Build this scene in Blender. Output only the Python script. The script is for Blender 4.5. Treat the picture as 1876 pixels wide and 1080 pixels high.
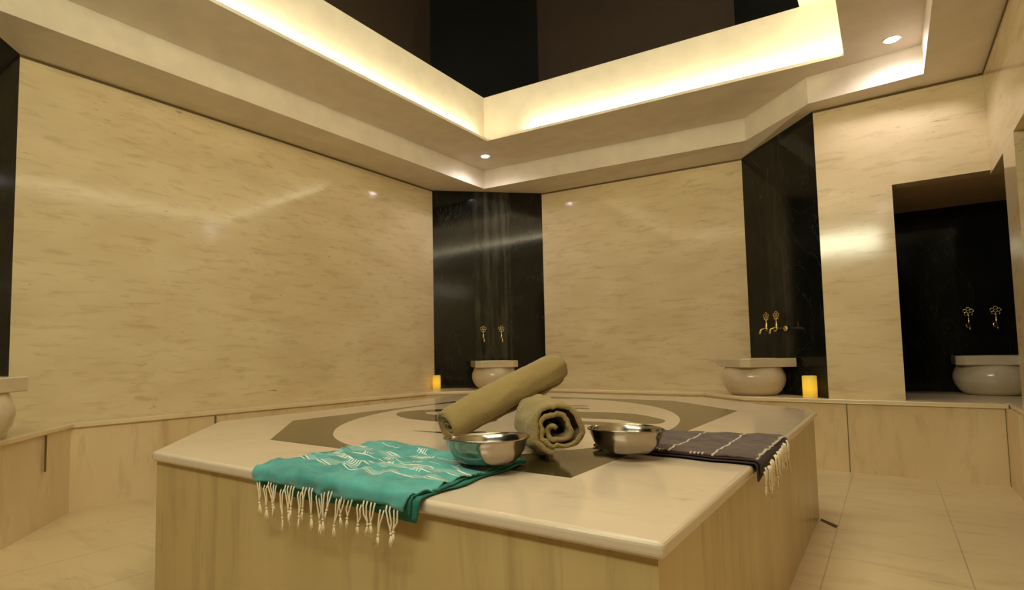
import bpy, bmesh, math, random
from mathutils import Vector, Matrix, noise
PI = math.pi
S2 = math.sqrt(0.5)
C = bpy.context.scene.collection
sc = bpy.context.scene
for o in list(bpy.data.objects): bpy.data.objects.remove(o)

# ------------------------------------------------------------ camera
CAM_H = 0.90
yaw, pitch, roll = 0.63944, 0.06496, -0.01563
fw = Vector((-math.sin(yaw)*math.cos(pitch), math.cos(yaw)*math.cos(pitch), math.sin(pitch)))
rt = Vector((math.cos(yaw), math.sin(yaw), 0)); up = rt.cross(fw)
r2 = rt*math.cos(roll) + up*math.sin(roll); u2 = -rt*math.sin(roll) + up*math.cos(roll)
cd = bpy.data.cameras.new('camera'); cam = bpy.data.objects.new('camera', cd); C.objects.link(cam)
M = Matrix((r2, u2, -fw)).transposed().to_4x4(); M.translation = Vector((0, 0, CAM_H))
cam.matrix_world = M
cd.sensor_width = 36; cd.lens = 1049.33*36/1876
cd.shift_x = 92.92/1876; cd.shift_y = 40.8/1876
cd.clip_start = 0.02; cd.clip_end = 60
sc.camera = cam

# ------------------------------------------------------------ world, exposure
w = bpy.data.worlds.new('world'); sc.world = w; w.use_nodes = True
w.node_tree.nodes['Background'].inputs[0].default_value = (1.0, 0.75, 0.45, 1)
w.node_tree.nodes['Background'].inputs[1].default_value = 0.004
sc.view_settings.view_transform = 'Standard'; sc.view_settings.look = 'None'
sc.view_settings.exposure = 0.0; sc.view_settings.gamma = 1.0
sc.view_settings.use_curve_mapping = False
LED_COL = (1.0, 0.93, 0.64); LED_POWER = 42.0
DOWN_COL = (1.0, 0.92, 0.96); DOWN_W = 15.0
def area(name, loc, target, sx, sy, power, col, spread=180):
    l = bpy.data.lights.new(name, 'AREA'); l.shape = 'RECTANGLE'; l.size = sx; l.size_y = sy; l.energy = power; l.color = col; l.spread = math.radians(spread)
    o = bpy.data.objects.new(name, l); C.objects.link(o); o.location = loc
    o.rotation_euler = (Vector(target)-Vector(loc)).to_track_quat('-Z', 'Y').to_euler(); return o
area('void_fill_light', (-1.6, 2.7, 6.0), (-1.6, 2.7, 0), 2.2, 3.0, 32, (1.0, .94, .60), 110)  # added soft fill high in the void, no lamp hangs there
area('front_fill_light', (-1.3, -.38, 2.52), (-1.9, 3.2, 1.9), 2.6, .3, 76, (1.0, 1.0, .71))  # unseen fill added behind the camera to brighten walls and risers

# ------------------------------------------------------------ helpers
def obj(name, bm, mat, parent=None, smooth=False):
    me = bpy.data.meshes.new(name)
    bmesh.ops.recalc_face_normals(bm, faces=bm.faces[:])
    bm.to_mesh(me); bm.free()
    for m_ in (mat if isinstance(mat, (list, tuple)) else [mat]): me.materials.append(m_)
    if smooth:
        for p in me.polygons: p.use_smooth = True
    o = bpy.data.objects.new(name, me); C.objects.link(o)
    if parent is not None: o.parent = parent
    return o
def struct(name, bm, mat, label=None, smooth=False):
    o = obj(name, bm, mat, None, smooth); o['kind'] = 'structure'
    if label: o['label'] = label
    return o
def tag(o, label, cat, group=None):
    o['label'] = label; o['category'] = cat
    if group: o['group'] = group
    return o
def thing(name, label, cat, loc=(0, 0, 0), rz=0, group=None):
    o = bpy.data.objects.new(name, None); C.objects.link(o)
    o.empty_display_size = 0.05
    o.location = loc; o.rotation_euler = (0, 0, rz)
    return tag(o, label, cat, group)
def dup(root, loc, rz, label):
    r = root.copy(); C.objects.link(r); r.location = loc; r.rotation_euler = (0, 0, rz); r['label'] = label
    for ch in list(root.children):
        c = ch.copy(); C.objects.link(c); c.parent = r
        for g in ch.children:
            d = g.copy(); C.objects.link(d); d.parent = c
    return r
def poly(bm, pts):
    return bm.faces.new([bm.verts.new(p) for p in pts])
def box(bm, x0, x1, y0, y1, z0, z1):
    v = [bm.verts.new((x, y, z)) for z in (z0, z1) for y in (y0, y1) for x in (x0, x1)]
    for f in ((0,1,3,2),(4,5,7,6),(0,1,5,4),(2,3,7,6),(0,2,6,4),(1,3,7,5)): bm.faces.new([v[i] for i in f])
def obox(bm, p, q, z0, z1, t, side=1):
    """wall block from p to q (2d), thickness t to the left (side=1) of p->q"""
    d = Vector((q[0]-p[0], q[1]-p[1])).normalized(); n = Vector((-d.y, d.x))*t*side
    a = [(p[0], p[1]), (q[0], q[1]), (q[0]+n.x, q[1]+n.y), (p[0]+n.x, p[1]+n.y)]
    prism(bm, a, z0, z1)
def prism(bm, pts, z0, z1):
    lo = [bm.verts.new((p[0], p[1], z0)) for p in pts]; hi = [bm.verts.new((p[0], p[1], z1)) for p in pts]
    bm.faces.new(lo); bm.faces.new(hi); n = len(pts)
    for i in range(n): bm.faces.new((lo[i], lo[(i+1) % n], hi[(i+1) % n], hi[i]))
def loops(bm, rings, close=True, cap0=False, cap1=False):
    vs = [[bm.verts.new(p) for p in r] for r in rings]
    for a, b in zip(vs, vs[1:]):
        n = len(a)
        for i in range(n if close else n-1):
            bm.faces.new((a[i], a[(i+1) % n], b[(i+1) % n], b[i]))
    if cap0: bm.faces.new(vs[0])
    if cap1: bm.faces.new(vs[-1])
    return vs
def lathe(bm, prof, n=48, c=(0, 0), cap0=True, cap1=True):
    loops(bm, [[(c[0]+r*math.cos(2*PI*i/n), c[1]+r*math.sin(2*PI*i/n), z) for i in range(n)] for r, z in prof], True, cap0, cap1)
def tube(bm, pts, rad, n=8, cap=True):
    pts = [Vector(p) for p in pts]; rings = []
    if not isinstance(rad, (list, tuple)): rad = [rad]*len(pts)
    prev = None
    for i, p in enumerate(pts):
        t = (pts[min(i+1, len(pts)-1)]-pts[max(i-1, 0)]).normalized()
        a = prev if prev is not None else (Vector((1, 0, 0)) if abs(t.x) < .8 else Vector((0, 1, 0)))
        a = (a-t*a.dot(t)).normalized(); b = t.cross(a); prev = a
        rings.append([p+(a*math.cos(2*PI*k/n)+b*math.sin(2*PI*k/n))*rad[i] for k in range(n)])
    loops(bm, rings, True, cap, cap)
def inset_poly(pts, d):
    """offset a ccw/cw closed polygon inward by d"""
    n = len(pts); area = sum(pts[i][0]*pts[(i+1) % n][1]-pts[(i+1) % n][0]*pts[i][1] for i in range(n)); s = 1 if area > 0 else -1
    out = []
    for i in range(n):
        a, b, c = Vector(pts[i-1]), Vector(pts[i]), Vector(pts[(i+1) % n])
        n1 = Vector((-(b-a).y, (b-a).x)).normalized()*s; n2 = Vector((-(c-b).y, (c-b).x)).normalized()*s
        m = (n1+n2); m = m/(m.dot(n1))
        out.append(tuple(b+m*d))
    return out

# ------------------------------------------------------------ materials
def mat(name):
    m = bpy.data.materials.new(name); m.use_nodes = True
    return m, m.node_tree, m.node_tree.nodes['Principled BSDF']
def nd(nt, t, **kw):
    n = nt.nodes.new(t)
    for k, v in kw.items():
        if k == 'inp':
            for a, b in v.items(): n.inputs[a].default_value = b
        else: setattr(n, k, v)
    return n
def mix(nt, fac, a, b, mode='MIX'):
    n = nt.nodes.new('ShaderNodeMix'); n.data_type = 'RGBA'; n.blend_type = mode
    for i, v in ((0, fac), (6, a), (7, b)):
        if isinstance(v, bpy.types.NodeSocket): nt.links.new(v, n.inputs[i])
        else: n.inputs[i].default_value = v
    return n.outputs[2]
def ramp(nt, src, lo, hi):
    n = nd(nt, 'ShaderNodeMapRange', inp={1: lo, 2: hi}); nt.links.new(src, n.inputs[0]); return n.outputs[0]
def noi(nt, co, scale, sx, detail=4, rough=.55, dist=0, rot=(0, 0, 0), loc=(0, 0, 0)):
    mp = nd(nt, 'ShaderNodeMapping'); mp.inputs['Scale'].default_value = sx; mp.inputs['Rotation'].default_value = rot; mp.inputs['Location'].default_value = loc
    nt.links.new(co, mp.inputs[0])
    n = nd(nt, 'ShaderNodeTexNoise', inp={'Scale': scale, 'Detail': detail, 'Roughness': rough, 'Distortion': dist})
    nt.links.new(mp.outputs[0], n.inputs['Vector']); return n.outputs['Fac']
def marble(name, base, dark, vein, stretch, rough=.12, veins=1.0, scale=1.0, joints=None, bump=0.02, coat=0.0, spec=.5):
    m, nt, b = mat(name)
    co = nd(nt, 'ShaderNodeTexCoord').outputs['Object']
    big = noi(nt, co, 1.1*scale, tuple(1+(s-1)*.35 for s in stretch), 3, .5, .3)
    mid = noi(nt, co, 2.6*scale, stretch, 6, .62, .4)
    st = noi(nt, co, 5.5*scale, tuple(s*1.3 for s in stretch), 5, .6, .7, loc=(3, 7, 1))
    gate = noi(nt, co, 1.5*scale, (1, 1, 1), 2, .5, 0, loc=(9, 2, 5))
    c = mix(nt, ramp(nt, big, .35, .68), base, dark)
    k = nd(nt, 'ShaderNodeMath', operation='MULTIPLY', inp={1: .55*veins}); nt.links.new(ramp(nt, mid, .52, .72), k.inputs[0])
    c = mix(nt, k.outputs[0], c, vein)
    g = nd(nt, 'ShaderNodeMath', operation='MULTIPLY'); nt.links.new(ramp(nt, st, .63, .74), g.inputs[0]); nt.links.new(ramp(nt, gate, .45, .62), g.inputs[1])
    g2 = nd(nt, 'ShaderNodeMath', operation='MULTIPLY', inp={1: .75*veins}); nt.links.new(g.outputs[0], g2.inputs[0])
    c = mix(nt, g2.outputs[0], c, tuple(v*.52 for v in vein[:3])+(1,))
    if joints:
        sx = nd(nt, 'ShaderNodeSeparateXYZ'); nt.links.new(co, sx.inputs[0])
        for ax, off, per, wd in joints:
            a = nd(nt, 'ShaderNodeMath', operation='ADD', inp={1: -off+per*40}); nt.links.new(sx.outputs[ax], a.inputs[0])
            q = nd(nt, 'ShaderNodeMath', operation='MODULO', inp={1: per}); nt.links.new(a.outputs[0], q.inputs[0])
            l = nd(nt, 'ShaderNodeMath', operation='LESS_THAN', inp={1: wd}); nt.links.new(q.outputs[0], l.inputs[0])
            f = nd(nt, 'ShaderNodeMath', operation='MULTIPLY', inp={1: .38}); nt.links.new(l.outputs[0], f.inputs[0])
            c = mix(nt, f.outputs[0], c, (.10, .055, .02, 1))
    nt.links.new(c, b.inputs['Base Color'])
    b.inputs['Roughness'].default_value = rough
    b.inputs['Specular IOR Level'].default_value = spec
    if bump:
        bp = nd(nt, 'ShaderNodeBump', inp={'Strength': bump, 'Distance': .02}); nt.links.new(gate, bp.inputs['Height']); nt.links.new(bp.outputs[0], b.inputs['Normal'])
    return m
M_WALL = marble('wall_marble', (.82, .68, .44, 1), (.74, .59, .36, 1), (.52, .37, .20, 1), (1.0, 1.0, 5.5), .11, 1.0, scale=1.6, spec=.4)
M_BENCH = marble('bench_marble', (.80, .64, .40, 1), (.72, .55, .32, 1), (.48, .33, .17, 1), (3.5, 3.5, .9), .28, 1.0)
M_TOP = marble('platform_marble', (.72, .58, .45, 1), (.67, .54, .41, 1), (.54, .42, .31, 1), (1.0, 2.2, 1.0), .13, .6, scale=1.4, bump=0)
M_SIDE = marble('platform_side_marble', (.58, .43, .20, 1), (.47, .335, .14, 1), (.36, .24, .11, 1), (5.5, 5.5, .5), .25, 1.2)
M_FLOOR = marble('floor_marble', (.76, .60, .37, 1), (.68, .53, .31, 1), (.48, .35, .20, 1), (.9, 3.2, 1), .3, 1.1, joints=[(0, -.255, .465, .005)])
M_LEDGE = marble('ledge_marble', (.84, .68, .44, 1), (.78, .62, .39, 1), (.6, .46, .28, 1), (1.5, 1.5, 1), .22, .5)
M_BASIN = marble('basin_marble', (.68, .56, .40, 1), (.62, .50, .34, 1), (.48, .36, .23, 1), (1.4, 1.4, 4), .16, .7, scale=2.5)
def simple(name, col, rough=.5, metal=0, bump=None, spec=.5, sheen=0):
    m, nt, b = mat(name)
    b.inputs['Base Color'].default_value = (*col, 1); b.inputs['Roughness'].default_value = rough; b.inputs['Metallic'].default_value = metal
    b.inputs['Specular IOR Level'].default_value = spec
    if sheen: b.inputs['Sheen Weight'].default_value = sheen
    co = nd(nt, 'ShaderNodeTexCoord').outputs['Object']
    n = noi(nt, co, 6, (1, 1, 1), 3)
    nt.links.new(mix(nt, ramp(nt, n, .3, .7), tuple(c*.94 for c in col)+(1,), tuple(min(1, c*1.05) for c in col)+(1,)), b.inputs['Base Color'])
    if bump:
        n2 = noi(nt, co, bump[0], (1, 1, 1), 3)
        bp = nd(nt, 'ShaderNodeBump', inp={'Strength': bump[1], 'Distance': bump[2]}); nt.links.new(n2, bp.inputs['Height']); nt.links.new(bp.outputs[0], b.inputs['Normal'])
    return m
M_PAINT = simple('ceiling_paint', (.80, .71, .58), .75)
M_INLAY = simple('inlay_stone', (.075, .055, .020), .10)
M_JOINT = simple('joint_grout_gap_shade', (.16, .10, .04), .8)  # bench joints, and the painted shade line under the ceiling
M_SLOT = simple('drain_dark', (.09, .05, .018), .7)
M_UPPER_SHADE = simple('upper_wall_shade', (.075, .048, .032), .8)  # same marble as below, darkened to stand for the unlit void
M_VOID = simple('upper_black', (.004, .004, .004), .8)
M_STEEL = simple('brushed_steel', (.38, .33, .27), .18, 1.0, (90, .05, .002))
M_BRASS = simple('polished_brass', (.80, .62, .24), .22, 1.0)
M_CREAM = simple('cotton_fringe', (.88, .74, .52), .9, sheen=.2)
M_ALC = simple('alcove_marble', (.72, .50, .28), .3)

def granite(name, stains, spec=.3):
    m, nt, b = mat(name)
    co = nd(nt, 'ShaderNodeTexCoord').outputs['Object']
    c = mix(nt, ramp(nt, noi(nt, co, 3, (1, 1, 1), 4), .4, .7), (.006, .0065, .0055, 1), (.012, .012, .010, 1))
    v = noi(nt, co, 2.2, (1, 1, .35), 6, .6, 1.6, rot=(0, .5, 0))
    a = nd(nt, 'ShaderNodeMath', operation='SUBTRACT', inp={1: .5}); nt.links.new(v, a.inputs[0])
    a2 = nd(nt, 'ShaderNodeMath', operation='ABSOLUTE'); nt.links.new(a.outputs[0], a2.inputs[0])
    k = nd(nt, 'ShaderNodeMath', operation='MULTIPLY', inp={1: .35}); nt.links.new(ramp(nt, a2.outputs[0], .006, 0), k.inputs[0])
    c = mix(nt, k.outputs[0], c, (.07, .07, .055, 1))
    if stains:   # chalky run marks below and above the taps, vertical
        (cx, cy), hw, z0, z1, amt = stains
        g = nd(nt, 'ShaderNodeNewGeometry')
        mp = nd(nt, 'ShaderNodeVectorMath', operation='DISTANCE')
        cz = nd(nt, 'ShaderNodeVectorMath', operation='MULTIPLY', inp={1: (1, 1, 0)}); nt.links.new(co, cz.inputs[0])
        nt.links.new(cz.outputs[0], mp.inputs[0]); mp.inputs[1].default_value = (cx, cy, 0)
        near = ramp(nt, mp.outputs['Value'], hw, hw-.03)
        s = noi(nt, co, 14, (1, 1, .06), 4, .65, .1)
        s2 = noi(nt, co, 4, (1, 1, .5), 4, .6, .8, loc=(4, 4, 4))
        mm = nd(nt, 'ShaderNodeMath', operation='MULTIPLY'); nt.links.new(near, mm.inputs[0]); nt.links.new(ramp(nt, s, .40, .75), mm.inputs[1])
        m2 = nd(nt, 'ShaderNodeMath', operation='MULTIPLY'); nt.links.new(mm.outputs[0], m2.inputs[0]); nt.links.new(ramp(nt, s2, .2, .7), m2.inputs[1])
        m3 = nd(nt, 'ShaderNodeMath', operation='MULTIPLY', inp={1: amt}); nt.links.new(m2.outputs[0], m3.inputs[0])
        c = mix(nt, m3.outputs[0], c, (.13, .12, .09, 1))
    nt.links.new(c, b.inputs['Base Color']); b.inputs['Roughness'].default_value = .09
    b.inputs['Specular IOR Level'].default_value = spec
    return m
def emis(name, col, s, base=None):
    m, nt, b = mat(name)
    b.inputs['Base Color'].default_value = (*(base or col), 1); b.inputs['Emission Color'].default_value = (*col, 1); b.inputs['Emission Strength'].default_value = s
    return m
M_LED = emis('led_strip_light', LED_COL, LED_POWER)
M_LENS = emis('downlight_lens', (1, .90, .88), 30)

# ------------------------------------------------------------ plan of the room
HB, NZ = 0.527, 0.030           # bench top, ledge thickness
W0 = (-2.520, -.45); W1 = (-4.083, 1.101); C1 = (-4.083, 4.972); C2 = (-3.148, 5.836)
R1 = (-1.022, 5.836); R2 = (-.382, 5.157); N0 = (.079, 5.157); W7 = (.607, 5.157)
XR, YF = .607, -.45
ALZ = 2.08                      # head of the alcove and of the doorway
TOP = 6.2
T = .25
M_GC = granite('black_granite_centre', ((-3.58, 5.43), .23, 0, 3, .8), .36)
M_GR = granite('black_granite_right', ((-.72, 5.51), .15, 0, 3, .45))
M_GL = granite('black_granite_plain', None, .14)

# low walls (up to the dropped ceiling) and the dim walls in the open void above it
ZC = 2.95
def wall(name, p, q, m, z0=0, z1=ZC, label=None, t=T):
    bm = bmesh.new(); obox(bm, p, q, z0, z1, t, 1); return struct(name, bm, m, label)
wall('wall_left', W1, (C1[0], C1[1]), M_WALL)
wall('wall_corner', W0, W1, M_GL, label='black granite panel across the left corner')
wall('wall_corner', C1, C2, M_GC, label='black granite panel across the far corner behind the central basin')
wall('wall_back', C2, R1, M_WALL)
wall('wall_corner', R1, R2, M_GR, label='black granite panel on the splayed corner behind the right basin')
# niche wall with opening: pier, lintel
bm = bmesh.new()
tn = .16
box(bm, R2[0], N0[0], R2[1], R2[1]+tn, 0, ZC)
box(bm, N0[0], XR+tn, R2[1], R2[1]+tn, ALZ, ZC)
struct('wall_niche', bm, M_WALL, 'pale marble wall with the basin alcove opening')
bm = bmesh.new()
box(bm, XR, XR+tn, 4.27, 4.635, 0, ZC)                  # pier between alcove and doorway
box(bm, XR, XR+tn, 4.635, 5.157, ALZ-.03, ZC)           # lintel above the alcove return
box(bm, XR, XR+tn, 3.30, 4.27, ALZ-.01, ZC)             # lintel above the doorway
box(bm, XR, XR+tn, YF, 3.30, 0, ZC)
struct('wall_right', bm, M_WALL)
bm = bmesh.new(); box(bm, W0[0]-.3, XR+.3, YF-.2, YF, 0, ZC); struct('wall_front', bm, M_GL)
# alcove behind the niche wall
AD0, AD1 = (.54, 6.30), (1.26, 5.58)
for a_ in ((N0[0]-.2, N0[0]-.001, R2[1]+tn+.001, 6.3, 'left'), (N0[0]-.2, 1.46, 6.30, 6.5, 'rear'), (1.265, 1.46, 4.5, 6.30, 'right')):
    bm = bmesh.new(); box(bm, *a_[:4], 0, ALZ); struct('wall_alcove', bm, M_GL, 'black granite '+a_[4]+' lining of the basin alcove')
bm = bmesh.new(); box(bm, N0[0]-.2, 1.46, R2[1]+tn, 6.5, ALZ, ALZ+.1); box(bm, XR+tn, 1.46, 4.5, R2[1]+tn, ALZ, ALZ+.1)
struct('ceiling_alcove', bm, M_ALC)
bm = bmesh.new(); box(bm, XR+tn, 1.46, 4.42, 4.5, 0, ALZ); struct('wall_passage', bm, M_WALL)
# passage beyond the doorway
bm = bmesh.new()
box(bm, XR+tn, 2.4, 4.28, 4.42, 0, 2.3); box(bm, 2.4, 2.55, 2.9, 4.42, 0, 2.3); box(bm, XR+tn, 2.4, 2.9, 3.05, 0, 2.3); box(bm, XR+tn, 2.4, 3.05, 4.28, 2.3, 2.4)
struct('wall_passage', bm, M_WALL)
# floor
bm = bmesh.new(); poly(bm, [(-5.5, -1.2, 0), (2.6, -1.2, 0), (2.6, 7, 0), (-5.5, 7, 0)]); struct('floor', bm, M_FLOOR)

# ------------------------------------------------------------ dropped ceiling
HS, Z2, Z3 = 2.75, 2.956, 3.44
wl = [(*W0, HS), (*W1, 2.735), (*C1, 2.772), (*C2, 2.756), (*R1, 2.700), (*R2, 2.752), (*W7, 2.752), (XR, YF, HS)]
sl = [(-2.62, -.2), (-3.675, .83), (-3.547, 5.235), (-.927, 5.506), (-.395, 4.966), (.285, 4.914), (.275, -.2)]
S_ = [(x, y, HS) for x, y in sl]; SU = [(x, y, Z2) for x, y in sl]
bm = bmesh.new()
for a in ((wl[0], wl[1], S_[1], S_[0]), (wl[1], wl[2], S_[2], S_[1]), (wl[2], wl[3], S_[2]), (wl[3], wl[4], S_[3], S_[2]),
          (wl[4], wl[5], S_[4], S_[3]), (wl[5], wl[6], S_[5], S_[4]), (wl[6], wl[7], S_[6], S_[5]), (wl[7], wl[0], S_[0], S_[6])): poly(bm, a)
for i in range(7): poly(bm, (S_[i], S_[(i+1) % 7], SU[(i+1) % 7], SU[i]))
L = [(-3.04, .7), (-3.015, 4.515), (-.147, 4.758), (-.147, .7)]
LU = [(x, y, Z2) for x, y in L]
for a in ((SU[0], SU[1], LU[0]), (SU[1], SU[2], LU[1], LU[0]), (SU[2], SU[3], LU[1]), (SU[3], SU[4], LU[2], LU[1]), (SU[4], SU[5], LU[2]),
          (SU[5], SU[6], LU[3], LU[2]), (SU[6], SU[0], LU[0], LU[3])): poly(bm, a)
# lip of the cove
F = [(-3.12, .61), (-3.10, 4.60), (-.06, 4.845), (-.06, .61)]
LT = [(x, y, Z2+.025) for x, y in L]; FT = [(x, y, Z2+.025) for x, y in F]
for i in range(4):
    j = (i+1) % 4
    poly(bm, (LU[i], LU[j], LT[j], LT[i])); poly(bm, (LT[i], LT[j], FT[j], FT[i]))
bmesh.ops.remove_doubles(bm, verts=bm.verts[:], dist=1e-4)
struct('ceiling', bm, M_PAINT, 'stepped dropped ceiling around the open centre')
bm = bmesh.new()       # dark strip painting the shade between the wall tops and the ceiling
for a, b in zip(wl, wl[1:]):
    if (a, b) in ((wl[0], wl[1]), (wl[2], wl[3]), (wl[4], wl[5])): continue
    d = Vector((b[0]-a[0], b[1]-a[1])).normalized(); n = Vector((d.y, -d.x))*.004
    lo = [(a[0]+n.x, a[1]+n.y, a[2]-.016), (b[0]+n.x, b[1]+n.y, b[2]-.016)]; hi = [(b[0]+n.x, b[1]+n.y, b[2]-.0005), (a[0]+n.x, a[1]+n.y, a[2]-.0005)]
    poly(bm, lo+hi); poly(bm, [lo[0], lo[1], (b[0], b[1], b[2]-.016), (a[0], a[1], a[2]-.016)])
struct('gap_shade_strip', bm, M_JOINT, 'thin dark strip painted as the shadow gap under the ceiling')
bm = bmesh.new()
FO = [(-3.2, .53), (-3.18, 4.68), (.02, 4.93), (.02, .53)]
loops(bm, [[(x, y, Z2+.025) for x, y in F], [(x, y, Z3) for x, y in F], [(x, y, Z3) for x, y in FO], [(x, y, Z2+.025) for x, y in FO]])
box(bm, -.403, -.06, .61, 4.832, Z3, Z3+.05)
struct('trim_1', bm, M_PAINT, 'lit upright face of the light cove')
# void above the dropped ceiling, its dimness put into the wall colour
def up_wall(p, q, m):
    bm = bmesh.new(); obox(bm, p, q, ZC, TOP, T, 1); return bm
for a, b, m_ in ((W0, W1, M_VOID), (W1, C1, M_UPPER_SHADE), (C1, C2, M_VOID), (C2, R1, M_UPPER_SHADE), (R1, R2, M_VOID), (R2, (XR+.2, R2[1]), M_UPPER_SHADE), ((XR, 5.3), (XR, YF-.2), M_UPPER_SHADE), ((XR, YF), W0, M_UPPER_SHADE)):
    struct('wall_upper', up_wall(a, b, m_), m_)
bm = bmesh.new(); box(bm, -5, 1.5, -1.2, 6.6, TOP, TOP+.1); struct('ceiling_upper', bm, M_VOID)

# led strips lying in the cove behind the lip
def strip(x0, x1, y0, y1, label, dy=0):
    bm = bmesh.new(); z = Z2+.027
    v = [(x0, y0), (x1, y0+dy), (x1, y1+dy), (x0, y1)]
    prism(bm, v, z, z+.012)
    tag(obj('led_strip', bm, M_LED), label, 'light strip', 'light strips in the ceiling cove')
strip(-3.064, -3.049, .75, 4.45, 'warm glowing light strip along the left side of the ceiling cove')
strip(-2.62, -.17, 4.560, 4.575, 'warm glowing light strip along the far side of the ceiling cove', .205)
strip(-.135, -.120, .75, 4.76, 'warm glowing light strip along the right side of the ceiling cove')
strip(-2.95, -.2, .64, .655, 'warm glowing light strip along the near side of the ceiling cove')

# downlights
def downlight(x, y, label, first=None):
    if first: return dup(first, (x, y, Z2), 0, label)
    t = thing('downlight', label, 'ceiling light', (x, y, Z2), 0, 'recessed round ceiling lights')
    bm = bmesh.new()
    lathe(bm, [(.040, -.001), (.052, -.004), (.056, -.002), (.056, .0), (.040, .0)], 32, cap0=False, cap1=False); obj('trim_ring', bm, M_PAINT, t, True)
    bm = bmesh.new(); lathe(bm, [(.040, -.001), (.036, -.007), (.02, -.011), (.006, -.012)], 32); obj('lens', bm, M_LENS, t)
    ld = bpy.data.lights.new('lamp', 'SPOT'); ld.energy = DOWN_W; ld.color = DOWN_COL; ld.spot_size = math.radians(174); ld.spot_blend = .8; ld.shadow_soft_size = .04
    lo = bpy.data.objects.new('lamp', ld); C.objects.link(lo); lo.parent = t; lo.location = (0, 0, -.06)
    return t
d0 = downlight(-3.267, 4.856, 'small round recessed light in the far corner of the dropped ceiling')
downlight(.123, 4.707, 'large looking bright recessed light near the upper right corner', d0)
downlight(-3.27, .15, 'recessed light behind the left edge of the view, above the left basin', d0)
downlight(.02, .12, 'recessed light above the viewer, near the doorway wall', d0)

# ------------------------------------------------------------ bench around the walls
BF = [(-2.10, -.28), (-3.945, 1.385), (-3.77, 4.45), (-2.83, 5.42), (-1.36, 5.47), (-1.06, 5.16), (-.96, 5.075), (.60, 5.075), (.60, 4.635)]
BB = [(-2.535, -.43), (-4.083, 1.101), (-4.083, 4.972), (-3.148, 5.836), (-1.022, 5.836), (-.55, 5.335), (-.382, 5.157), (.079, 5.157)]
bench = thing('marble_bench', 'low cream marble bench running all along the walls with a thin projecting ledge', 'bench', (-1.5, 5.3, 0))
def off(bm):
    for v in bm.verts: v.co -= Vector((-1.5, 5.3, 0))
    return bm
def strip_prism(bm, front, back, z0, z1, push=0.0):
    n = len(front); fr = []
    for i in range(n):
        a = Vector(front[max(i-1, 0)]); b = Vector(front[min(i+1, n-1)]); d = (b-a).normalized()
        fr.append(Vector(front[i])+Vector((d.y, -d.x))*push)
    lo = [bm.verts.new((p.x, p.y, z0)) for p in fr]; hi = [bm.verts.new((p.x, p.y, z1)) for p in fr]
    bl = [bm.verts.new((p[0], p[1], z0)) for p in back]; bh = [bm.verts.new((p[0], p[1], z1)) for p in back]
    for i in range(n-1):
        bm.faces.new((lo[i], lo[i+1], hi[i+1], hi[i])); bm.faces.new((hi[i], hi[i+1], bh[i+1], bh[i]))
        bm.faces.new((lo[i], lo[i+1], bl[i+1], bl[i]))
        bm.faces.new((bl[i], bl[i+1], bh[i+1], bh[i]))
    bm.faces.new((lo[0], hi[0], bh[0], bl[0])); bm.faces.new((lo[-1], hi[-1], bh[-1], bl[-1]))
f9 = BF[:8]; b9 = BB[:7]+[(.079, 5.157)]
b8 = [BB[0], BB[1], BB[2], BB[3], BB[4], (-.80, 5.60), (-.382, 5.157), (.60, 5.157)]
bm = bmesh.new(); strip_prism(bm, f9, b8, 0, HB-NZ, -.015)
prism(bm, [(.079, 5.158), (.585, 5.158), (.585, 4.64), (1.26, 4.64), (1.26, 6.30), (.079, 6.30)], 0, HB-NZ)
obj('bench_front', off(bm), M_BENCH, bench)
bm = bmesh.new(); strip_prism(bm, f9, b8, HB-NZ, HB, .005)
prism(bm, [(.080, 5.158), (.605, 5.158), (.605, 4.637), (1.26, 4.637), (1.26, 6.30), (.080, 6.30)], HB-NZ, HB)
o = obj('bench_top', off(bm), M_LEDGE, bench)
bv = o.modifiers.new('round', 'BEVEL'); bv.width = .008; bv.segments = 3; bv.limit_method = 'ANGLE'; bv.angle_limit = math.radians(50)
def joint(px, py, dx, dy, z0, z1, wd=.006):
    bm = bmesh.new(); d = Vector((dx, dy)).normalized()*wd/2; n = Vector((d.y, -d.x)).normalized()*.003
    prism(bm, [(px-d.x+n.x, py-d.y+n.y), (px+d.x+n.x, py+d.y+n.y), (px+d.x-n.x, py+d.y-n.y), (px-d.x-n.x, py-d.y-n.y)], z0, z1)
    obj('joint', off(bm), M_JOINT, bench)
joint(-3.716, 1.178, -.7, .7, .30, .495, .012)
joint(-3.868, 2.25, .06, 1, 0.0, .495, .012)
joint(-.27, 5.089, 1, 0, 0, .495, .005)
joint(.585, 5.089, 1, 0, 0, .495, .006)

# ------------------------------------------------------------ central platform
HP = .566
PL = [(-.333, 1.030), (-2.167, 1.016), (-2.880, 1.690), (-2.880, 4.36), (-1.05, 4.36), (-.328, 3.655)]
plat = thing('marble_platform', 'large raised cream marble massage platform with cut corners and dark inlay', 'platform', (-1.6, 2.7, 0))
def offp(bm):
    for v in bm.verts: v.co -= Vector((-1.6, 2.7, 0))
    return bm
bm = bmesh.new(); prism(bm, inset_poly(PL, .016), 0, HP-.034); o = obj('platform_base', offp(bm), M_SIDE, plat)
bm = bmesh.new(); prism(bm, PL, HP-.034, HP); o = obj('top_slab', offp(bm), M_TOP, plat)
bv = o.modifiers.new('round', 'BEVEL'); bv.width = .012; bv.segments = 4; bv.limit_method = 'ANGLE'
for p in o.data.polygons: p.use_smooth = False
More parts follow.
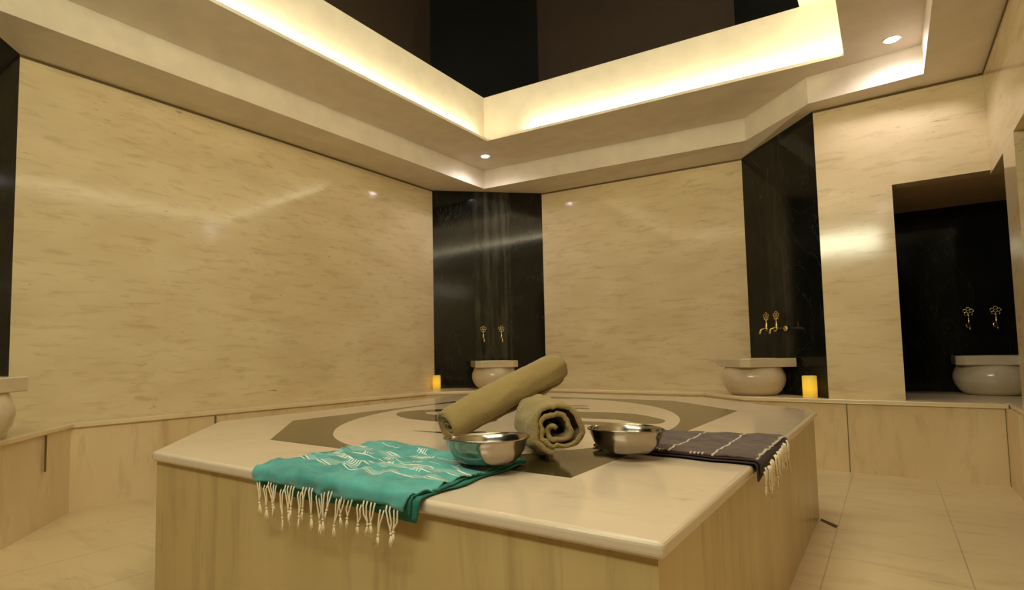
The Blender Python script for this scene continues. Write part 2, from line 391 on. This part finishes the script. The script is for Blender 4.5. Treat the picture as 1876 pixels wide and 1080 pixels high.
# inlay: dark border, pale oval, dark scrolls; each a thin stone level with the top
IN = [(-.701, 1.423), (-2.041, 1.426), (-2.543, 1.916), (-2.50, 3.98), (-1.185, 3.98), (-.688, 3.475)]
def flat(name, pts, z, m, t=.0006):
    bm = bmesh.new(); prism(bm, pts, z, z+t); return obj(name, offp(bm), m, plat)
flat('inlay_border', IN, HP, M_INLAY)
ell = [(-1.617+.851*math.cos(a)*.995+1.197*math.sin(a)*-.10, 2.655+1.197*math.sin(a)*.995+.851*math.cos(a)*-.10+0) for a in [2*PI*i/96 for i in range(96)]]
flat('inlay_oval', ell, HP+.0006, M_TOP, .0004)
def spl(pts, n=6):
    out = []; k = len(pts)
    for i in range(k):
        p0, p1, p2, p3 = [Vector(pts[(i+j-1) % k]) for j in range(4)]
        for s in range(n):
            t = s/n; out.append(tuple(.5*((2*p1)+(p2-p0)*t+(2*p0-5*p1+4*p2-p3)*t*t+(3*p1-p0-3*p2+p3)*t**3)))
    return out
scr = [
 [(-1.62, 2.30), (-1.82, 2.255), (-1.96, 2.262), (-2.08, 2.288), (-2.215, 2.366), (-2.31, 2.47), (-2.335, 2.56), (-2.30, 2.66), (-2.24, 2.76), (-2.10, 2.82), (-2.12, 2.70), (-2.18, 2.62), (-2.18, 2.57), (-2.10, 2.505), (-1.95, 2.50), (-1.75, 2.54), (-1.60, 2.44)],
 [(-2.02, 2.60), (-1.93, 2.56), (-1.84, 2.60), (-1.80, 2.70), (-1.90, 2.72), (-1.99, 2.67)],
 [(-1.71, 1.925), (-1.60, 1.925), (-1.50, 1.93), (-1.40, 2.0), (-1.42, 2.06), (-1.56, 1.965), (-1.66, 1.945)],
 [(-1.62, 2.86), (-1.45, 2.735), (-1.25, 2.735), (-1.10, 2.752), (-.97, 2.672), (-.90, 2.66), (-.868, 2.72), (-.885, 2.83), (-.962, 2.923), (-1.06, 3.01), (-1.157, 3.061), (-1.30, 3.05), (-1.42, 3.02), (-1.56, 2.98)],
 [(-1.22, 2.60), (-1.10, 2.63), (-1.05, 2.60), (-1.02, 2.52), (-1.12, 2.50), (-1.22, 2.53)],
 [(-1.72, 3.28), (-1.60, 3.31), (-1.52, 3.36), (-1.58, 3.385), (-1.70, 3.35)],
 [(-1.60, 3.14), (-1.50, 3.17), (-1.44, 3.19), (-1.48, 3.235), (-1.60, 3.22)],
]
for s in scr: flat('inlay_scroll', spl(s), HP+.0010, M_INLAY, .0004)
# drain slot in the floor beside the platform
bm = bmesh.new(); prism(bm, [(-.335, 3.585), (-.258, 3.475), (-.254, 3.53), (-.335, 3.63)], .0005, .0015)
tag(obj('floor_drain_slot', bm, M_SLOT), 'short dark drain slot in the floor at the right foot of the platform', 'drain')

# ------------------------------------------------------------ basins
def make_basin(label, loc, rz):
    t = thing('marble_basin', label, 'basin', loc, rz, 'round bellied marble wash basins on the bench')
    # local: back (wall side) at +y
    bm = bmesh.new()
    lathe(bm, [(.155, 0), (.175, .006), (.205, .035), (.232, .08), (.243, .125), (.240, .165), (.226, .20), (.215, .232)], 64, cap1=False)
    obj('bowl_body', bm, M_BASIN, t, True)
    hf, ch = .228, .050
    sq = [(-hf, hf), (-hf, -hf+ch), (-hf+ch, -hf), (hf-ch, -hf), (hf, -hf+ch), (hf, hf)]
    n = 96; outer = []
    for i in range(n):
        a = 2*PI*i/n; d = Vector((math.cos(a), math.sin(a))); best = 9
        for k in range(6):
            p, q = Vector(sq[k]), Vector(sq[(k+1) % 6]); e = q-p; den = d.x*e.y-d.y*e.x
            if abs(den) < 1e-9: continue
            tt = (p.x*e.y-p.y*e.x)/den; s = (p.x*d.y-p.y*d.x)/den
            if tt > 0 and -1e-6 <= s <= 1+1e-6: best = min(best, tt)
        outer.append(d*best)
    bm = bmesh.new(); H0, H1 = .232, .303
    sc_ = lambda k, z: [(p.x*k, p.y*k, z) for p in outer]
    ci = lambda r, z: [(r*math.cos(2*PI*i/n), r*math.sin(2*PI*i/n), z) for i in range(n)]
    loops(bm, [ci(.20, H0), sc_(.985, H0), sc_(1, H0+.005), sc_(1, H1-.006), sc_(.985, H1), ci(.188, H1), ci(.180, H1-.008), ci(.178, .22), ci(.165, .14), ci(.12, .08), ci(.04, .055)], True, False, True)
    o = obj('rim', bm, M_BASIN, t, False)
    for p in o.data.polygons: p.use_smooth = False
    return t
rzC = math.atan2(.864, .935); rzR = math.atan2(-.679, .640); rzL = 3*PI/4+PI
b0 = make_basin('cream marble basin on the bench before the far central black panel, behind the rolled towels', (-3.448, 5.219, HB), rzC)
dup(b0, (-.928, 5.368, HB), rzR, 'cream marble basin at the splayed right black panel, with a yellow candle to its right')
dup(b0, (.640, 6.055, HB), 0, 'cream marble basin inside the dark alcove at the right edge')
dup(b0, (-3.350, .685, HB), 3*PI/4, 'cream marble basin cut off by the left edge of the photo')

# ------------------------------------------------------------ taps
def make_tap(label, loc, rz):
    """local: wall at +y, spout towards -y, body origin at the spout elbow"""
    t = thing('brass_tap', label, 'tap', loc, rz, 'brass taps above the basins')
    bm = bmesh.new()
    lathe(bm, [(.024, 0), (.026, .004), (.020, .012), (.012, .016)], 24)
    for v in bm.verts: v.co = Vector((v.co.x, .085-v.co.z, v.co.y))
    tube(bm, [(0, .08, 0), (0, .04, 0), (0, 0, 0), (0, -.03, .002), (0, -.052, -.006), (0, -.060, -.026), (0, -.061, -.042)], [.010, .010, .013, .010, .009, .009, .011], 12)
    obj('spout', bm, M_BRASS, t, True)
    bm = bmesh.new()
    lathe(bm, [(.012, -.012), (.016, 0), (.013, .014), (.008, .020), (.011, .034), (.007, .044), (.0065, .070), (.009, .076), (.004, .084)], 20)
    obj('stem', bm, M_BRASS, t, True)
    bm = bmesh.new()       # open flower-shaped handle standing upright
    for k in range(5):
        a = PI/2+k*2*PI/5; cx, cz = .022*math.cos(a), .110+.022*math.sin(a)
        tube(bm, [(cx+.0125*math.cos(b), 0, cz+.0125*math.sin(b)) for b in [2*PI*i/14 for i in range(15)]], .0034, 6, False)
    tube(bm, [(-.016, 0, .083), (0, 0, .080), (.016, 0, .083)], .005, 8)
    obj('handle', bm, M_BRASS, t, True)
    return t
TAPS = [(-3.672, 5.352, 1.075, rzC, 'left brass tap over the far central basin'),
        (-3.520, 5.492, 1.075, rzC, 'right brass tap over the far central basin'),
        (-.83, 5.50, 1.075, rzR, 'left brass tap over the basin with the candle beside it'),
        (-.74, 5.40, 1.075, rzR, 'right brass tap over the basin with the candle beside it'),
        (.535, 6.215, 1.075, 0, 'left brass tap inside the dark alcove'),
        (.700, 6.215, 1.075, 0, 'right brass tap inside the dark alcove'),
        (-3.74, .98, 1.075, 3*PI/4, 'left brass tap over the basin at the left edge'),
        (-3.60, .84, 1.075, 3*PI/4, 'right brass tap over the basin at the left edge')]
t0 = None
for x, y, z, r, lab in TAPS[:6]:
    if t0 is None: t0 = make_tap(lab, (x, y, z), r)
    else: dup(t0, (x, y, z), r, lab)

# ------------------------------------------------------------ candles
M_WAX = None
def make_candle(label, loc, s, h):
    m, nt, b = mat('candle_wax'); co = nd(nt, 'ShaderNodeTexCoord').outputs['Object']
    sx = nd(nt, 'ShaderNodeSeparateXYZ'); nt.links.new(co, sx.inputs[0])
    b.inputs['Base Color'].default_value = (.85, .62, .12, 1); b.inputs['Roughness'].default_value = .45
    n = nd(nt, 'ShaderNodeValToRGB'); e = n.color_ramp.elements
    e[0].position = .0; e[0].color = (.25, .17, .01, 1); e[1].position = 1; e[1].color = (.22, .17, .02, 1)
    k = n.color_ramp.elements.new(.42); k.color = (.85, .42, .01, 1)
    k = n.color_ramp.elements.new(.72); k.color = (.62, .34, .012, 1)
    dv = nd(nt, 'ShaderNodeMath', operation='DIVIDE', inp={1: h}); nt.links.new(sx.outputs[2], dv.inputs[0]); nt.links.new(dv.outputs[0], n.inputs[0])
    nt.links.new(n.outputs[0], b.inputs['Emission Color']); b.inputs['Emission Strength'].default_value = .75
    t = thing('pillar_candle', label, 'candle', loc, 0, 'glowing yellow pillar candles on the bench')
    bm = bmesh.new()
    lathe(bm, [(s*.96, 0), (s, .004), (s, h-.006), (s*.94, h), (s*.86, h-.002), (s*.8, h-.012), (s*.2, h-.014)], 32)
    obj('wax', bm, m, t, True)
    bm = bmesh.new(); tube(bm, [(0, 0, h-.016), (0, 0, h-.004), (.002, 0, h+.004)], .0018, 6); obj('wick', bm, M_VOID, t)
    return t
make_candle('glowing yellow pillar candle at the foot of the splayed right black panel', (-.505, 5.185, HB), .050, .168)
make_candle('glowing yellow pillar candle at the left foot of the far central black panel', (-4.015, 4.925, HB), .044, .150)

# ------------------------------------------------------------ steel bowls
def make_bowl(label, loc, rot, R, h):
    t = thing('steel_bowl', label, 'bowl', loc, 0, 'steel wash bowls on the platform'); t.rotation_euler = rot
    bm = bmesh.new(); th = .0018
    pr = [(.30, 0), (.48, .0), (.60, .03), (.74, .20), (.86, .48), (.93, .76), (.955, .93), (.985, .985), (1.0, 1.0)]
    out = [(R*r, h*z) for r, z in pr]; inn = [(R*r-th if i < 7 else R*r-.001, h*z+th) for i, (r, z) in enumerate(pr)]
    lathe(bm, [(.001, 0)]+out+inn[::-1]+[(.001, th)], 72, cap0=False, cap1=False)
    for v in bm.verts:
        a = math.atan2(v.co.y, v.co.x); k = 1+.012*math.sin(2*a+1)+.006*math.sin(5*a)
        v.co.x *= k; v.co.y *= k; v.co.z += .002*math.sin(2*a)*(v.co.z/h)
    obj('bowl_shell', bm, M_STEEL, t, True)
    bm = bmesh.new(); n = 72
    tube(bm, [(R*(1+.012*math.sin(2*a+1)+.006*math.sin(5*a))*math.cos(a), R*(1+.012*math.sin(2*a+1)+.006*math.sin(5*a))*math.sin(a), h+.001+.002*math.sin(2*a)) for a in [2*PI*i/n for i in range(n+1)]], .0024, 8, False)
    obj('rolled_rim', bm, M_STEEL, t, True)
    return t
make_bowl('steel bowl standing on the turquoise towel, left of the two', (-.935, 1.370, HP+.024), (math.radians(-1.5), math.radians(-1.5), .3), .121, .072)
make_bowl('steel bowl standing on the dark brown towel, right of the two', (-.676, 1.765, HP+.022), (0, math.radians(1), 1.1), .117, .072)

# ------------------------------------------------------------ striped towels
def towel_mat(name, kind):
    m, nt, b = mat(name)
    uv = nd(nt, 'ShaderNodeUVMap'); uv.uv_map = 'uv'
    sx = nd(nt, 'ShaderNodeSeparateXYZ'); nt.links.new(uv.outputs[0], sx.inputs[0]); U, V = sx.outputs[0], sx.outputs[1]
    def band(src, c, hw):
        a = nd(nt, 'ShaderNodeMath', operation='SUBTRACT', inp={1: c}); nt.links.new(src, a.inputs[0])
        q = nd(nt, 'ShaderNodeMath', operation='ABSOLUTE'); nt.links.new(a.outputs[0], q.inputs[0])
        return ramp(nt, q.outputs[0], hw, hw*.6)
    def op(o_, a, b_):
        n = nd(nt, 'ShaderNodeMath', operation=o_)
        for i, v in enumerate((a, b_)):
            if isinstance(v, bpy.types.NodeSocket): nt.links.new(v, n.inputs[i])
            else: n.inputs[i].default_value = v
        return n.outputs[0]
    co = nd(nt, 'ShaderNodeTexCoord').outputs['Object']
    big = noi(nt, co, 9, (1, 1, 1), 3)
    wv = noi(nt, uv.outputs[0], 60, (1, 6, 1), 2)
    if kind == 'teal':
        base = mix(nt, ramp(nt, big, .35, .65), (.040, .235, .235, 1), (.085, .36, .35, 1))
        mask = None
        # long woven lines across the towel
        for c, hw in ((.14, .003), (.30, .005), (.318, .0035), (.45, .003), (.52, .005), (.60, .003), (.70, .004), (.718, .0035)):
            k = band(V, c, hw); mask = k if mask is None else op('MAXIMUM', mask, k)
        # pale washed bands
        pale = None
        for c, hw in ((.335, .03), (.56, .035), (.68, .02)):
            k = op('MULTIPLY', band(V, c, hw), .45); pale = k if pale is None else op('MAXIMUM', pale, k)
        base = mix(nt, pale, base, (.42, .52, .48, 1))
        # clusters of short ticks at right angles to the lines
        uu = op('MODULO', op('ADD', U, .02), .017); tick = op('LESS_THAN', uu, .0065)
        for u0, u1, v0, v1 in ((.10, .17, .44, .52), (.22, .31, .52, .60), (.36, .45, .60, .68), (.40, .47, .34, .42), (.60, .67, .26, .33), (.62, .70, .40, .47), (.05, .07, .58, .68), (.80, .86, .12, .19), (.44, .50, .10, .16), (.25, .31, .38, .45), (.52, .58, .50, .57), (.74, .80, .54, .62), (.12, .17, .24, .31), (.84, .90, .34, .42)):
            g = op('MULTIPLY', op('MULTIPLY', op('GREATER_THAN', U, u0), op('LESS_THAN', U, u1)), op('MULTIPLY', op('GREATER_THAN', V, v0), op('LESS_THAN', V, v1)))
            mask = op('MAXIMUM', mask, op('MULTIPLY', g, tick))
        col = mix(nt, op('MULTIPLY', mask, .9), base, (.85, .80, .72, 1))
    else:
        base = mix(nt, ramp(nt, big, .35, .65), (.050, .022, .021, 1), (.088, .042, .037, 1))
        U2 = op('ADD', U, op('MULTIPLY', op('SUBTRACT', noi(nt, uv.outputs[0], 9, (0, 1, 1), 3), .5), .05))
        mask = None
        for c in (.22, .50, .76, .992):
            k = band(U2, c, .0075); mask = k if mask is None else op('MAXIMUM', mask, k)
        dots = op('MULTIPLY', op('LESS_THAN', op('MODULO', U, .024), .011), op('GREATER_THAN', V, .972))
        g = op('MULTIPLY', op('GREATER_THAN', U, .62), op('LESS_THAN', U, .72)); g2 = op('MULTIPLY', op('GREATER_THAN', U, .36), op('LESS_THAN', U, .46))
        mask = op('MAXIMUM', mask, op('MULTIPLY', dots, op('MAXIMUM', g, g2)))
        col = mix(nt, op('MULTIPLY', mask, .85), base, (.70, .60, .50, 1))
    nt.links.new(col, b.inputs['Base Color']); b.inputs['Roughness'].default_value = .85; b.inputs['Sheen Weight'].default_value = .25
    bp = nd(nt, 'ShaderNodeBump', inp={'Strength': .35, 'Distance': .002}); nt.links.new(wv, bp.inputs['Height']); nt.links.new(bp.outputs[0], b.inputs['Normal'])
    return m
M_TEAL = towel_mat('turquoise_towel', 'teal'); M_BROWN = towel_mat('brown_towel', 'brown')
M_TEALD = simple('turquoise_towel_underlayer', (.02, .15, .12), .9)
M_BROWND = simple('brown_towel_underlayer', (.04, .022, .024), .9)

def sheet(bm, fn, nu, nv, th, uvl, mi=0):
    """closed cloth sheet: fn(u,v)->(point, normal)"""
    g = [[fn(i/nu, j/nv) for j in range(nv+1)] for i in range(nu+1)]
    topv = [[bm.verts.new(g[i][j][0]+g[i][j][1]*th*.5) for j in range(nv+1)] for i in range(nu+1)]
    botv = [[bm.verts.new(g[i][j][0]-g[i][j][1]*th*.5) for j in range(nv+1)] for i in range(nu+1)]
    def face(vs, uvs):
        f = bm.faces.new(vs); f.material_index = mi; f.smooth = True
        for l, t in zip(f.loops, uvs): l[uvl].uv = t
    for i in range(nu):
        for j in range(nv):
            q = [(i, j), (i+1, j), (i+1, j+1), (i, j+1)]; uvs = [(a/nu, b/nv) for a, b in q]
            face([topv[a][b] for a, b in q], uvs); face([botv[a][b] for a, b in q[::-1]], uvs[::-1])
    edge = [(i, 0) for i in range(nu)]+[(nu, j) for j in range(nv)]+[(i, nv) for i in range(nu, 0, -1)]+[(0, j) for j in range(nv, 0, -1)]
    for k in range(len(edge)):
        a, b = edge[k], edge[(k+1) % len(edge)]
        face([topv[a[0]][a[1]], botv[a[0]][a[1]], botv[b[0]][b[1]], topv[b[0]][b[1]]], [(a[0]/nu, a[1]/nv), (a[0]/nu, a[1]/nv), (b[0]/nu, b[1]/nv), (b[0]/nu, b[1]/nv)])

def drape(edge, flatlen, hang, r, z):
    """profile along the fall direction: returns fn(s)->(distance from edge outward (neg = on the top), height, normal)"""
    arc = r*PI/2
    def f(s):
        if s < flatlen: return (-(flatlen-s)-0.0, z+r, (0, 1))
        s -= flatlen
        if s < arc:
            a = s/r; return (r*math.sin(a), z+r*math.cos(a), (math.sin(a), math.cos(a)))
        s -= arc; return (r, z-s, (1, 0))
    return f
def wr(x, y, seed, k=1.0):
    wx = x+.05*noise.noise(Vector((x*4, y*4, seed+9))); wy = y+.05*noise.noise(Vector((x*5, y*5, seed+3)))
    rid = 1-abs(noise.noise(Vector((wx*6-wy*3, wy*13+wx*2, seed))))*2.6
    fin = 1-abs(noise.noise(Vector((wx*14+wy*8, wy*24-wx*6, seed+5))))*2.4
    return (max(0, rid)*.013+max(0, fin)*.006-.005)*k
def dist_bowl(x, y, c, r):
    d = math.hypot(x-c[0], y-c[1]); return max(0, min(1, (d-r)/.05))

tw = thing('striped_towel', 'folded turquoise cotton towel with white stripes and tassels, hanging over the front edge', 'towel', (-1.2, 1.28, HP))
bm = bmesh.new(); uvl = bm.loops.layers.uv.new('uv')
EY = 1.016
def teal_fn(layer):
    r = [.016, .011, .006][layer]; hang = [.022, .036, .046][layer]
    ext = [0, .006, .014][layer]
    fl = .535
    def fn(u, v):
        L_ = fl+r*PI/2+hang-.004*math.sin(u*9+layer)
        pr = drape(0, fl, hang, r, HP)
        s = v*L_
        d, z, n = pr(s)
        # plan outline: left edge, right edge slightly splayed
        x0 = -1.555+.012*math.sin(v*5+layer)+.01*(1-v)+.065*v**3; x1 = -.905+.020*max(0, v-.2)+ext+.006*math.sin(v*17+layer*2)-.02*max(0, v-.9)*10
        x = x0+(x1-x0)*u
        y = EY-d-.0
        y += (1-v)*(.018*math.sin(u*7+1)+.012*math.sin(u*19))+(-.05*u)*(1-v)
        nn = Vector((0, -n[0], n[1]))
        k = [1, .25, .1][layer]*dist_bowl(x, y, (-.935, 1.370), .065)*(.35+.65*min(1, s/.08))
        w_ = wr(x, y+(-z if s > fl else 0), 3.1, k)
        if s > fl: w_ = abs(w_)*.6+.004*math.sin(u*40+layer)*.5*(layer == 0)
        ed = min(u, 1-u)
        base = Vector((x, y, z-.0045*(1-min(1, ed*14))*(layer == 0)))
        p = base+nn*max(w_, -.004 if layer == 0 else -.001)
        return p-Vector((-1.2, 1.28, HP)), nn
    return fn
sheet(bm, teal_fn(0), 110, 84, .004, uvl, 0); sheet(bm, teal_fn(1), 60, 48, .004, uvl, 1); sheet(bm, teal_fn(2), 60, 48, .004, uvl, 1)
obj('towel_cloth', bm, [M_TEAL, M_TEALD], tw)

random.seed(5)
def tassel(parent, p, outn, side, ln, spread, knotr=.0038):
    """knotted twisted fringe cord hanging from p"""
    bm = bmesh.new(); p = Vector(p); out = Vector(outn); sd = Vector(side)
    k = p+Vector((0, 0, -ln*.62))+sd*random.uniform(-spread, spread)+out*random.uniform(.002, .006)
    for s in (-1, 1):
        q0 = p+sd*s*.0060+out*.001+Vector((0, 0, .006))
        q1 = p+sd*s*.0055+out*.005+Vector((0, 0, -.004))
        m1 = q1.lerp(k, .5)+sd*(s*.002+random.uniform(-.005, .005))
        tube(bm, [q0, q1, m1, q1.lerp(k, .8), k], .0021, 5)
    bmesh.ops.create_uvsphere(bm, u_segments=8, v_segments=6, radius=knotr, matrix=Matrix.Translation(k))
    lean = sd*random.uniform(-.4, .4)
    for _ in range(7):
        e = k+Vector((0, 0, -ln*random.uniform(.25, .42)))+sd*random.uniform(-.006, .006)+out*random.uniform(-.001, .004)+lean*.018
        tube(bm, [k, k.lerp(e, .5)+sd*random.uniform(-.004, .004), e], [.0016, .0015, .0009], 4)
    return obj('tassel', bm, M_CREAM, parent, True)
for i in range(22):
    u = (i+.5)/22; v1 = 1.0
    x = -1.488+(.565)*u
    zz = HP-.020-.004*math.sin(u*9); yy = EY-.019
    lay = i % 3 == 1
    if lay: zz -= .014; yy += .004
    tassel(tw, Vector((x, yy, zz))-Vector((-1.2, 1.28, HP)), (0, -1, 0), (1, 0, 0), random.uniform(.065, .115), .014)

# dark brown towel over the right edge
tb = thing('striped_towel', 'folded dark brown cotton towel with thin white lines, its fringe hanging over the right edge', 'towel', (-.55, 2.1, HP))
OB = Vector((-.55, 2.1, HP))
EX = -.328
bm = bmesh.new(); uvl = bm.loops.layers.uv.new('uv')
def brown_fn(layer):
    r = [.023, .015, .008][layer]; hang = [.002, .030, .052][layer]
    def fn(u, v):
        fl = .50-.04*(1-v)*0
        L_ = (fl+[-.012, 0, 0][layer])+r*PI/2*[.55, 1, 1][layer]+[0, .012+.014*v, .014+.030*v*v][layer]
        pr = drape(0, fl+[-.012, 0, 0][layer], hang, r, HP)
        s = u*L_; d, z, n = pr(s)
        if layer == 0: d -= .012
        yf = 1.862+.010*math.sin(u*6)-.006*layer+.004*math.sin(u*23+layer); yb = 2.30+.10*u+.008*math.sin(u*9)
        y = yf+(yb-yf)*(1-v)
        x = EX+d
        nn = Vector((n[0], 0, n[1]))
        k = [1, .2, .1][layer]*dist_bowl(x, y, (-.676, 1.765), .07)
        w_ = wr(y, x, 7.7, k)*.8
        # crease line between the two folded halves
        if layer == 0: w_ -= .004*math.exp(-((v-.55-.04*math.sin(u*4))/.025)**2)
        ed = min(v, 1-v); base = Vector((x, y, z-.004*(1-min(1, ed*16))*(layer == 0)))
        return base+nn*max(w_*.45, -.003)-OB, nn
    return fn
sheet(bm, brown_fn(0), 90, 70, .005, uvl, 0); sheet(bm, brown_fn(1), 60, 40, .004, uvl, 1); sheet(bm, brown_fn(2), 60, 40, .004, uvl, 1)
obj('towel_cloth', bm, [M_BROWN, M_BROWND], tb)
random.seed(9)
for i in range(20):
    u = (i+.5)/20
    y = 1.865+.50*u
    z = HP+.004-.030*(1-u)**2+random.uniform(-.006, .006)
    tassel(tb, Vector((EX+.017+random.uniform(0, .004), y, z))-OB, (1, 0, 0), (0, 1, 0), random.uniform(.06, .11), .014)

# ------------------------------------------------------------ rolled towels
M_TERRY = simple('olive_beige_terry', (.33, .228, .075), .95, bump=(260, .9, .006), sheen=.2)
def rolled(label, a, b, R, turns, seed, rough_end=0.0, th=.0085, loose=0, rnd=.5, crump=1.0):
    a = Vector(a); b = Vector(b); ax = (b-a); Ln = ax.length; ax.normalize()
    side = ax.cross(Vector((0, 0, 1))).normalized(); upv = side.cross(ax)
    t = thing('rolled_towel', label, 'towel', a, 0)
    bm = bmesh.new(); uvl = bm.loops.layers.uv.new('uv')
    nth = int(turns*40); nl = 44
    rin = .008
    def fn(u, v):
        th_ = u*turns*2*PI
        r = rin+(R-th*.5-rin)*(u**.85)
        # ends: inner layers stay in, outer edges round over
        l = (v-.5)*2
        e = abs(l)
        end_in = rough_end*noise.noise(Vector((th_*.5, seed, l)))
        x = l*(Ln*.5*(1-.05*(1-u)*rnd)+end_in*.02)
        if u > 1-1.3/turns:
            r *= 1-.16*rnd*max(0, (e-.82)/.18)**2.2
        ang = th_+seed+.12*math.sin(l*2.4)
        nz = (noise.noise(Vector((math.cos(ang)*1.5+seed, math.sin(ang)*1.5, l*2.2)))*.0055+noise.noise(Vector((math.cos(ang)*5, math.sin(ang)*5+seed, l*7)))*.003)*crump+noise.noise(Vector((th_*1.3, l*3, seed)))*.004*crump*min(1, (1-u)*4)
        r2_ = r+nz*min(1, u*2)+loose*math.sin(ang*1+1.0)*.008*(e**2)*u
        # cloth sags a little under its own weight
        dz = math.sin(ang); k = 1-.05*(dz < 0)*abs(dz)
        off_ = side*(math.cos(ang)*r2_)+upv*(dz*r2_*k*.96)
        p = ax*(x+Ln*.5)+off_
        n = (side*math.cos(ang)+upv*math.sin(ang))
        return p, n
    sheet(bm, fn, nth, nl, th, uvl, 0)
    o = obj('towel_cloth', bm, M_TERRY, t)
    return t
# lower roll: end faces the viewer; upper roll leans across it
rolled('rolled olive beige terry towel lying flat, its open spiral end facing the viewer', (-.822, 1.572, HP+.098), (-1.070, 1.893, HP+.098), .097, 2.6, .94, 1.0, .0145, 2.2, .6, 2.4)
rolled('rolled olive beige terry towel leaning up across the other roll', (-1.282, 1.620, HP+.074), (-1.062, 2.080, .848), .072, 3.6, .94, .5, .0105, 0, 1.0, 1.3)
